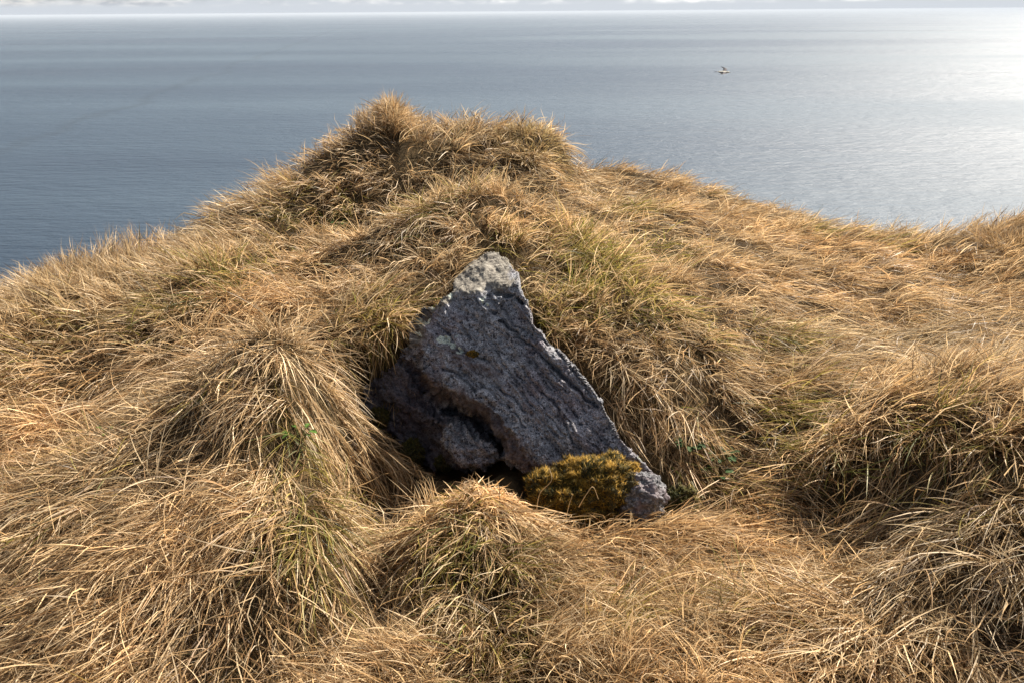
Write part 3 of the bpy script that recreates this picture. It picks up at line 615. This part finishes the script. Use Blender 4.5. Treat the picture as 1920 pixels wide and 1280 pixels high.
def blades(x, y, length, width, K, stand=None, colr=None, lift=1.0, lay=.03, tint=None, flow=None, jit=.42, check=True, curl=.35, lock=None):
    """each blade: K points from its root, bent over and laid along the ground"""
    n_ = len(x)
    g = normal(x, y); fl, up = groom(x, y) if flow is None else flow
    slope = g[:, :2]; cl = np.stack([n2(x, y, .10, 400), n2(x, y, .10, 410)], -1) * .9 + np.stack([n2(x, y, .32, 420), n2(x, y, .32, 430)], -1) * .6
    f2 = fl + .35 * slope + .55 * cl
    def rn(*sh):                 # blades of one lock share most of their bend
        own = rng.normal(size=(n_,) + sh)
        if lock is None: return own
        return .88 * rng.normal(size=(lock.max() + 1,) + sh)[lock] + .42 * own
    f2 = unit(f2 + jit * rn(2))
    if stand is not None: up = stand
    up = np.clip(up + .18 * n2(x, y, .2, 440) + .14 * rn(), .03, 1)
    z = ground(x, y); p_ = np.stack([x, y, z - .004], -1)
    ft = np.stack([f2[:, 0], f2[:, 1], -(g[:, 0] * f2[:, 0] + g[:, 1] * f2[:, 1]) / g[:, 2]], -1); ft = unit(ft)
    d = unit(g * (.10 + 1.15 * up)[:, None] + ft * (1.08 - up)[:, None] + np.array([0, 0, .10]) + .12 * rn(3))
    side = unit(np.cross(d, g)); cu = rn() * curl; bend = rng.uniform(.12, .42, n_) * (1.15 - up); kink = rng.integers(1, K, n_); kd = rng.normal(size=(n_, 3)) * .35
    cle = rng.uniform(.001, 1, n_) ** 1.5 * lay
    pts = [p_]; dirs = []
    for k in range(1, K):
        step = length / (K - 1)
        dirs.append(d); q_ = pts[-1] + d * step[:, None]
        zz = ground(q_[:, 0], q_[:, 1]) + cle * min(1, k / 2)
        low = q_[:, 2] < zz; q_[:, 2] = np.where(low, zz, q_[:, 2]); pts.append(q_)
        d = d + ft * bend[:, None] + np.array([0, 0, -.30]) * (bend * 1.1)[:, None] + side * (cu / K)[:, None] * 1.2 + kd * (kink == k)[:, None]
        d = unit(d)
    Pn = np.stack(pts, 1); T = np.gradient(Pn, axis=1); T = unit(T)
    rl = rng.uniform(0, np.pi, n_)[:, None, None]
    s1 = unit(np.cross(T, g[:, None, :])); s2 = np.cross(T, s1); W = s1 * np.cos(rl) + s2 * np.sin(rl)
    tap = np.array([.75] + [1.0] * max(K - 3, 1) + [.6])[:K - 1] if K > 2 else np.array([1.])
    wv = (width[:, None] * tap[None, :])[..., None] * .5
    Lf = Pn[:, :K - 1] - W[:, :K - 1] * wv; Rt = Pn[:, :K - 1] + W[:, :K - 1] * wv; tip = Pn[:, K - 1:]
    keep = np.ones(n_, bool)
    if check:
        rr_ = rng.random(n_)
        for k in range(1, K, 1):
            a_, b_ = project(Pn[:, k]); keep &= ~(in_poly(a_, b_, ROCK_IN) & (rr_ < .80)) & ~(in_poly(a_, b_, ROCK_DEEP) & (rr_ < .995)) & ~(in_poly(a_, b_, CAV_IN) & (rng.random(n_) < .80))
    if colr is None:
        base = STRAW[rng.integers(0, len(STRAW), n_)] * np.array([1.03, 1.02, 1.0]) * (1 + .25 * n2(x, y, .25, 450))[:, None] * rng.uniform(.45, 1.22, n_)[:, None]
        warm = n2(x, y, .6, 455)[:, None]; base = base * (1 + .13 * rn())[:, None].clip(.5, 1.5); base = base * (1 + warm * np.array([.05, -.01, -.08]))
        gn = np.clip(greenness(x, y) * 1.2 + .25 * n2(x, y, .12, 460) + .18 * n2(x, y, .5, 461) - .10, 0, 1)
        pick = rng.random(n_) < gn * .72
        gc = np.array([(.24,.20,.045),(.33,.26,.07),(.15,.155,.035),(.42,.32,.10)])[rng.integers(0, 4, n_)] * rng.uniform(.6, 1.3, n_)[:, None]
        base[pick] = gc[pick]
        dk = rng.random(n_) < .12; base[dk] *= np.array([.38, .34, .30])
    else: base = colr
    if tint is not None: base = base * tint
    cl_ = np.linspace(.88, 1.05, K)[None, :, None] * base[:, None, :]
    cL = cl_[:, :K - 1]; cT = cl_[:, K - 1:]
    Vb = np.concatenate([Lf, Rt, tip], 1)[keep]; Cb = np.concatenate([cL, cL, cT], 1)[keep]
    m_ = keep.sum(); st_ = 2 * (K - 1) + 1; k0 = np.arange(m_)[:, None] * st_
    qs = [k0 + np.array([j, K - 1 + j, K + j, j + 1]) for j in range(K - 2)]
    fs = [np.concatenate(qs, 0)] if qs else []
    ft_ = k0 + np.array([K - 2, 2 * (K - 1) - 1, 2 * (K - 1)])
    return Vb.reshape(-1, 3), fs + [ft_], Cb.reshape(-1, 3)
def shrink(poly, f):
    c_ = np.mean(poly, 0); return [tuple(c_ + (np.array(p_) - c_) * f) for p_ in poly]
ROCK_IN = shrink(ROCK, .965); ROCK_DEEP = shrink(ROCK, .88); CAV_IN = shrink(CAVITY, .90)
def roots(N_, power=1.6, gate=1.0):
    """ground places, denser nearer the path; nothing on the rock or in its hollow"""
    X, Y = [], []; got = 0
    while got < N_:
        m_ = N_ * 3
        y = rng.uniform(1.15, 7.3, m_); x = rng.uniform(-1, 1, m_) * (.72 * y + .75)
        acc = rng.random(m_) < ((.72 * y + .75) * (1.7 / y) ** power) / ((.72 * 1.15 + .75) * (1.7 / 1.15) ** power) * 1.0
        acc &= y < y_edge(x) + .35
        # thin spots between tufts
        acc &= rng.random(m_) < np.clip(.62 + gate * (1.5 * n2(x, y, .085, 480) + .8 * n2(x, y, .26, 481)), .18, 1)
        x, y = x[acc], y[acc]
        a_, b_ = project(np.stack([x, y, ground(x, y)], -1))
        k = ~in_poly(a_, b_, ROCK) & ~in_poly(a_, b_, CAVITY)
        X.append(x[k]); Y.append(y[k]); got += k.sum()
    return np.concatenate(X)[:N_], np.concatenate(Y)[:N_]
# undergrowth: short crossing litter that closes the sward
x, y = roots(130000, 1.5, .2)
b1 = blades(x, y, rng.uniform(.04, .10, len(x)), rng.uniform(.0018, .0036, len(x)), 4, lay=.015, jit=1.1, tint=np.array([.34, .29, .23]), curl=.8)
o = mesh_np('grass_litter', *[join([b1])[i] for i in (0, 1)], M_GRASS, colors=b1[2]); tag(o, 'short tangled dead grass and green shoots close to the soil', 'grass', kind='stuff')
# the long dry grass
xa, ya = roots(60000, 1.5)
xc, yc_ = roots(7000, 1.5); mem = rng.integers(0, len(xc), 95000); sp_ = rng.uniform(.006, .020, len(xc))[mem]
xm = xc[mem] + sp_ * rng.normal(size=len(mem)); ym_ = yc_[mem] + sp_ * rng.normal(size=len(mem))
x = np.concatenate([xa, xm]); y = np.concatenate([ya, ym_]); lock_ = np.concatenate([np.arange(len(xa)) + len(xc), mem])
a_, b_ = project(np.stack([x, y, ground(x, y)], -1)); kk = ~in_poly(a_, b_, ROCK) & ~in_poly(a_, b_, CAVITY); x, y, lock_ = x[kk], y[kk], lock_[kk]
LL = rng.uniform(.8, 1.15, lock_.max() + 1)[lock_]
L_ = LL * rng.uniform(.12, .25, len(x)) * (1.12 - .05 * (y - 2)) * (1 + .25 * n2(x, y, .4, 470))
b2 = blades(x, y, L_, rng.uniform(.0014, .0037, len(x)) * (1 + .08 * (y - 2)), 6, lay=.045, jit=.5, curl=.6, lock=lock_)
o = mesh_np('dry_grass', b2[0], b2[1], M_GRASS, colors=b2[2]); tag(o, 'long straw coloured dead grass combed over the hummocks', 'grass', kind='stuff')
# wild stems that cross the lay
x, y = roots(14000, 1.5)
b3 = blades(x, y, rng.uniform(.08, .20, len(x)), rng.uniform(.0018, .0036, len(x)), 6, stand=np.full(len(x), .6), lay=.05, jit=1.2, curl=1.2, tint=np.array([1.12, 1.1, 1.08]))
o = mesh_np('stray_grass', b3[0], b3[1], M_GRASS, colors=b3[2]); tag(o, 'pale stray grass stems crossing the lay of the sward', 'grass', kind='stuff')
# thin dark shoots
x, y = roots(7000, 1.4)
dc = np.array([(.035,.035,.014),(.05,.035,.02),(.06,.055,.02)])[rng.integers(0, 3, len(x))]
b4 = blades(x, y, rng.uniform(.05, .13, len(x)), rng.uniform(.0011, .0019, len(x)), 4, stand=np.full(len(x), .85), colr=dc, jit=.9, curl=.3)
o = mesh_np('dark_shoots', b4[0], b4[1], M_GRASS, colors=b4[2]); tag(o, 'thin dark upright shoots scattered through the dry grass', 'grass', kind='stuff')

# tufts that stand out on their own
def tuft(px, py, n_, rad, ln, label, name='grass_tuft', up=.75, down=0.0, tint=(1, 1, 1), wd=(.0014, .0028), K=6, jit=.4, pos=None):
    c_ = hit(px, py) if pos is None else np.array([*pos, ground(np.array([pos[0]]), np.array([pos[1]]))[0]]); a_ = rng.uniform(0, 2 * np.pi, n_); r_ = rad * np.sqrt(rng.random(n_))
    x = c_[0] + r_ * np.cos(a_); y = c_[1] + r_ * np.sin(a_)
    fl = np.stack([np.cos(a_), np.sin(a_)], -1) * (.3 + 1.2 * (r_ / rad))[:, None] + np.array([0, -down])
    v, f, c = blades(x, y, rng.uniform(.55, 1.1, n_) * ln, rng.uniform(*wd, n_), K, flow=(fl, np.clip(up - .35 * r_ / rad, 0, 1)), jit=jit, check=False, tint=np.array(tint), lay=.05)
    o_ = mesh_np(name, v, f, M_GRASS, colors=c, origin=c_)
    tag(o_, label, 'grass tuft'); return o_
tuft(737, 222, 1500, .07, .15, 'pointed grass tuft on the very top of the mound')
tuft(130, 530, 1100, .07, .20, 'bushy grass tuft on the crest at the far left above the sea')
tuft(1890, 466, 1500, .18, .18, 'brown grass tuft at the far right end of the crest', tint=(.8, .76, .7))
tuft(1000, 262, 1500, .24, .08, 'rounded grass hump right of the mound top', up=.9, tint=(.95, .98, .8))
tuft(895, 950, 1500, .15, .11, 'straw tussock in front of the boulder with ragged pale top', name='grass_tussock', up=.22, down=.2, tint=(1.2, 1.17, 1.14), wd=(.0024, .0044), jit=2.2, pos=(-.105, 2.2))
tuft(1780, 494, 900, .10, .10, 'low dark brown tuft on the right part of the crest', tint=(.6, .5, .4))

tuft(728, 612, 700, .10, .17, 'shaded tuft hanging into the hollow left of the boulder top', up=.2, down=.8, tint=(.9, .85, .75), wd=(.0018, .0036), jit=.7)

# one long pale curled stem in the foreground
pth = [(833,1166),(827,1140),(829,1112),(843,1088),(866,1074),(890,1076),(908,1070)]
ctr = []
for i, (a_, b_) in enumerate(pth):
    g_ = hit(a_, b_); e_ = unit(np.array(EYE) - g_); ctr.append(g_ + e_ * (.012 + .05 * math.sin(math.pi * i / (len(pth) - 1))))
ctr = np.array(ctr); tt = np.linspace(0, len(ctr) - 1, 26); ii = np.minimum(tt.astype(int), len(ctr) - 2); fr = (tt - ii)[:, None]
pr = np.concatenate([[2 * ctr[0] - ctr[1]], ctr, [2 * ctr[-1] - ctr[-2]]])
c0, c1_, c2_, c3_ = pr[ii], pr[ii + 1], pr[ii + 2], pr[ii + 3]
cur = .5 * (2 * c1_ + (c2_ - c0) * fr + (2 * c0 - 5 * c1_ + 4 * c2_ - c3_) * fr ** 2 + (-c0 + 3 * c1_ - 3 * c2_ + c3_) * fr ** 3)
def tube(C, r, sides=6):
    T = unit(np.gradient(C, axis=0)); a_ = unit(np.cross(T, np.array([.3, .2, .9]))); b_ = np.cross(T, a_); th = np.arange(sides) / sides * 2 * np.pi
    r = np.broadcast_to(r, (len(C),))
    V_ = C[:, None] + (a_[:, None] * np.cos(th)[None, :, None] + b_[:, None] * np.sin(th)[None, :, None]) * r[:, None, None]
    I, J = np.meshgrid(np.arange(len(C) - 1), np.arange(sides), indexing='ij'); J2 = (J + 1) % sides
    return V_.reshape(-1, 3), np.stack([I * sides + J, I * sides + J2, (I + 1) * sides + J2, (I + 1) * sides + J], -1).reshape(-1, 4)
def stem(pts_, label, name='curled_straw', r0=.0015, col=(.62, .46, .25)):
    c = np.array(pts_); n_ = 18; t_ = np.linspace(0, len(c) - 1, n_); i_ = np.minimum(t_.astype(int), len(c) - 2); f_ = (t_ - i_)[:, None]
    q = np.concatenate([[2 * c[0] - c[1]], c, [2 * c[-1] - c[-2]]]); a, b, d, e = q[i_], q[i_ + 1], q[i_ + 2], q[i_ + 3]
    k = .5 * (2 * b + (d - a) * f_ + (2 * a - 5 * b + 4 * d - e) * f_ ** 2 + (-a + 3 * b - 3 * d + e) * f_ ** 3)
    v, f = tube(k, np.linspace(r0, r0 * .5, n_)); o = mesh_np(name, v, f, M_GRASS, colors=np.tile(col, (len(v), 1)), origin=c[0]); tag(o, label, 'grass stem')
for lb, pp in (('bent straw lying on the left side of the golden moss', [(1005,965,2.22),(1012,925,2.24),(1034,900,2.24),(1030,876,2.27)]), ('straight straw leaning up in front of the golden moss', [(1058,985,2.20),(1066,950,2.21),(1074,925,2.22)]),
               ('angled straw over the middle of the golden moss', [(1085,950,2.22),(1100,925,2.22),(1112,912,2.23),(1122,935,2.22)]), ('thin straw crossing in front of the lichen crusted stone', [(1125,1000,2.2),(1160,978,2.23),(1205,985,2.24),(1250,965,2.27)])):
    stem([at_y(np.array([a * 1.]), np.array([b * 1.]), np.array([c]))[0] for a, b, c in pp], lb)
v, f = tube(cur, np.linspace(.0017, .0008, len(cur)))
o = mesh_np('curled_straw', v, f, M_GRASS, colors=np.tile((.72, .58, .36), (len(v), 1)), origin=ctr[0])
tag(o, 'single long pale stem curling over the tussock in front of the boulder', 'grass stem')

# ------------------------------------------------------------------ green leafy plants
def leaf_mesh(L_, W_, fold, droop, col):
    nu, nv = 8, 5; u = np.linspace(0, 1, nu); v = np.linspace(-1, 1, nv); U, Vv = np.meshgrid(u, v, indexing='ij')
    half = W_ * np.sin(np.pi * np.clip(U * .93 + .05, 0, 1)) ** .6 * (1 - .25 * U)
    X = L_ * U; Yy = half * Vv; Z = fold * np.abs(Vv) * half - droop * U ** 2 * L_ + .0015 * np.sin(9 * U + 3 * Vv)
    P_ = np.stack([X, Yy, Z], -1).reshape(-1, 3); I, J = np.meshgrid(np.arange(nu - 1), np.arange(nv - 1), indexing='ij'); k = (I * nv + J).ravel()
    f_ = np.stack([k, k + nv, k + nv + 1, k + 1], -1); P2_ = P_ - np.array([0, 0, .0006]); f2_ = f_[:, ::-1] + len(P_)
    rim = [i * nv for i in range(nu)] + [(nu - 1) * nv + j for j in range(1, nv)] + [i * nv + nv - 1 for i in range(nu - 2, -1, -1)] + [j for j in range(nv - 2, 0, -1)]
    rim = np.array(rim); rn = np.roll(rim, -1); f3_ = np.stack([rim, rn, rn + len(P_), rim + len(P_)], -1)
    cc3 = np.tile(col, (2 * len(P_), 1)) * (1 + .25 * (np.abs(np.tile(Vv.ravel(), 2)) < .1))[:, None]
    return np.concatenate([P_, P2_]), [np.concatenate([f_, f2_, f3_])], cc3
def plant(px, py, nl, size, label, col=(.030, .055, .013), lift=.03):
    c_ = hit(px, py) + np.array([0, -.005, .012]); root = empty('leafy_plant', tuple(c_)); tag(root, label, 'plant')
    for i in range(nl):
        a_ = 2 * math.pi * i / nl + random.uniform(-.4, .4); el = random.uniform(.15, .9); ln = size * random.uniform(.7, 1.1)
        s_len = random.uniform(.4, 1.0) * lift + .015
        base = np.array([math.cos(a_) * s_len * .8, math.sin(a_) * s_len * .8, s_len])
        v, f, cc3 = leaf_mesh(ln, ln * .42, .35, .25, np.array(col) * random.uniform(.7, 1.35))
        Rm = np.array(Matrix.Rotation(a_, 3, 'Z') @ Matrix.Rotation(-el * .6, 3, 'Y') @ Matrix.Rotation(random.uniform(-.4, .4), 3, 'X'))
        mesh_np('leaf', v @ Rm.T + base, f, M_LEAF, parent=root, colors=cc3, smooth=True)
        C_ = np.linspace(0, 1, 6)[:, None] * base + np.array([0, 0, .0]); v, f = tube(C_, .0012)
        mesh_np('stem', v, f, M_LEAF, parent=root, colors=np.tile((.10, .12, .03), (len(v), 1)))
plant(1292, 850, 15, .036, 'leafy green plant right of the boulder, nearest to the stone face')
plant(1350, 872, 13, .034, 'leafy green plant right of the boulder, half under bent straw')
plant(1338, 905, 4, .032, 'small green leaf rosette below the two plants right of the boulder')
plant(566, 832, 6, .030, 'bright green leaf sprig on the right flank of the left hummock', (.06, .11, .018))
plant(213, 828, 4, .026, 'tiny green leaf sprig on the left side of the left hummock', (.07, .11, .015))
plant(640, 432, 5, .045, 'green leafy sprig in the shaded dip at the mound foot', (.05, .08, .02))

# ------------------------------------------------------------------ the seabird
def smat(name, col, rough=.7):
    M = Mat(name); geo = M.N('ShaderNodeTexCoord').outputs['Object']; a = M.noise(geo, 30, 3)
    c = M.mix(a, tuple(x * .85 for x in col), tuple(min(1, x * 1.1) for x in col)); M.surf(M.N('ShaderNodeBsdfPrincipled', {'Base Color': c, 'Roughness': .9, 'Specular IOR Level': .08}).outputs[0]); return M.m
def bird_body():
    M = Mat('plumage_cream_shaded_belly'); oc = M.N('ShaderNodeTexCoord').outputs['Object']; z = M.N('ShaderNodeSeparateXYZ', {0: oc}).outputs['Z']
    f = M.N('ShaderNodeMapRange', {'Value': z, 'From Min': -.02, 'From Max': .012}).outputs[0]  # cream turns dark below: the underside's shade put into the body colour
    M.surf(M.N('ShaderNodeBsdfPrincipled', {'Base Color': M.mix(f, (.05, .03, .035), (.66, .62, .50)), 'Roughness': .75}).outputs[0]); return M.m
m_white, m_grey, m_dark, m_bill = smat('plumage_white', (.72, .69, .60)), smat('plumage_grey', (.11, .10, .10)), smat('plumage_dark', (.05, .045, .05)), smat('bill_horn', (.25, .2, .1))
bpos = at_y(np.array([1355.]), np.array([136.]), np.array([38.]))[0]
bird = empty('seabird', tuple(bpos)); bird.scale = (1.25, 1.15, 1.15); bird.rotation_euler = (R(8), R(4), R(-18)); tag(bird, 'pale seabird gliding to the right low over the open sea', 'bird')
def loft(prof, sides=16, cz=None):
    """prof: x, half width, half height, z centre"""
    th = np.arange(sides) / sides * 2 * np.pi; V_ = []
    for x_, ry, rz, zc_ in prof: V_.append(np.stack([np.full(sides, x_), np.cos(th) * ry, np.sin(th) * rz + zc_], -1))
    V_ = np.array(V_); nR = len(prof); I, J = np.meshgrid(np.arange(nR - 1), np.arange(sides), indexing='ij'); J2 = (J + 1) % sides
    return V_.reshape(-1, 3), np.stack([I * sides + J, (I + 1) * sides + J, (I + 1) * sides + J2, I * sides + J2], -1).reshape(-1, 4)
v, f = loft([(-.19,.002,.002,.01),(-.16,.022,.014,.008),(-.10,.045,.035,.0),(-.02,.062,.055,-.008),(.06,.060,.056,-.008),(.12,.045,.044,.002),(.155,.034,.034,.014),(.19,.034,.034,.022),(.22,.026,.026,.022),(.238,.010,.010,.016),(.242,.001,.001,.015)])
mesh_np('body', v, f, bird_body(), parent=bird, smooth=True)
v, f = loft([(.236,.009,.009,.016),(.262,.006,.007,.012),(.276,.004,.005,.006),(.279,.001,.001,.002)], 8)
mesh_np('bill', v, f, m_bill, parent=bird, smooth=True)
def plate(secs, mat, name, parent):
    """secs: (leading xyz, trailing xyz, thickness)"""
    V_ = []
    for le, te, t in secs:
        le = np.array(le, float); te = np.array(te, float); ch = te - le; nn = np.array([0, 0, 1.])
        V_ += [le, le + ch * .25 + nn * t, le + ch * .6 + nn * t * .7, te, le + ch * .6 - nn * t * .3, le + ch * .25 - nn * t * .5]
    V_ = np.array(V_); nS = len(secs); I, J = np.meshgrid(np.arange(nS - 1), np.arange(6), indexing='ij'); J2 = (J + 1) % 6
    f_ = np.stack([I * 6 + J, (I + 1) * 6 + J, (I + 1) * 6 + J2, I * 6 + J2], -1).reshape(-1, 4)
    return mesh_np(name, V_, f_, mat, parent=parent, smooth=True)
for s in (-1, 1):
    up_ = .38 if s > 0 else -.04
    wing = plate([((.11, s*.03, .02), (-.04, s*.03, .01), .016), ((.13, s*.18, .02 + .09*up_), (-.01, s*.18, .01 + .09*up_), .014), ((.12, s*.30, .02 + .15*up_), (.0, s*.30, .01 + .15*up_), .010),
                  ((.05, s*.42, .02 + .18*up_), (-.05, s*.42, .01 + .18*up_), .007)], m_grey, 'wing', bird)
    plate([((.05, s*.42, .02 + .18*up_), (-.05, s*.42, .01 + .18*up_), .007), ((-.03, s*.50, .02 + .19*up_), (-.09, s*.49, .01 + .19*up_), .004), ((-.12, s*.55, .02 + .19*up_), (-.13, s*.545, .015 + .19*up_), .001)], m_dark, 'wing_tip', wing)
plate([((-.15, -.02, .01), (-.27, -.06, -.012), .004), ((-.15, 0, .012), (-.285, 0, -.010), .006), ((-.15, .02, .01), (-.27, .06, -.012), .004)], m_grey, 'tail', bird)
for s in (-1, 1):
    v, f, _ = lump(np.array((.205, s * .028, .028)), (.005, .004, .005), 0, 1, 1, 10); mesh_np('eye', v, f, m_dark, parent=bird)
print('tris', sum(sum(len(p.vertices) - 2 for p in o.data.polygons) for o in scene.objects if o.type == 'MESH' and len(o.data.polygons) < 50000))
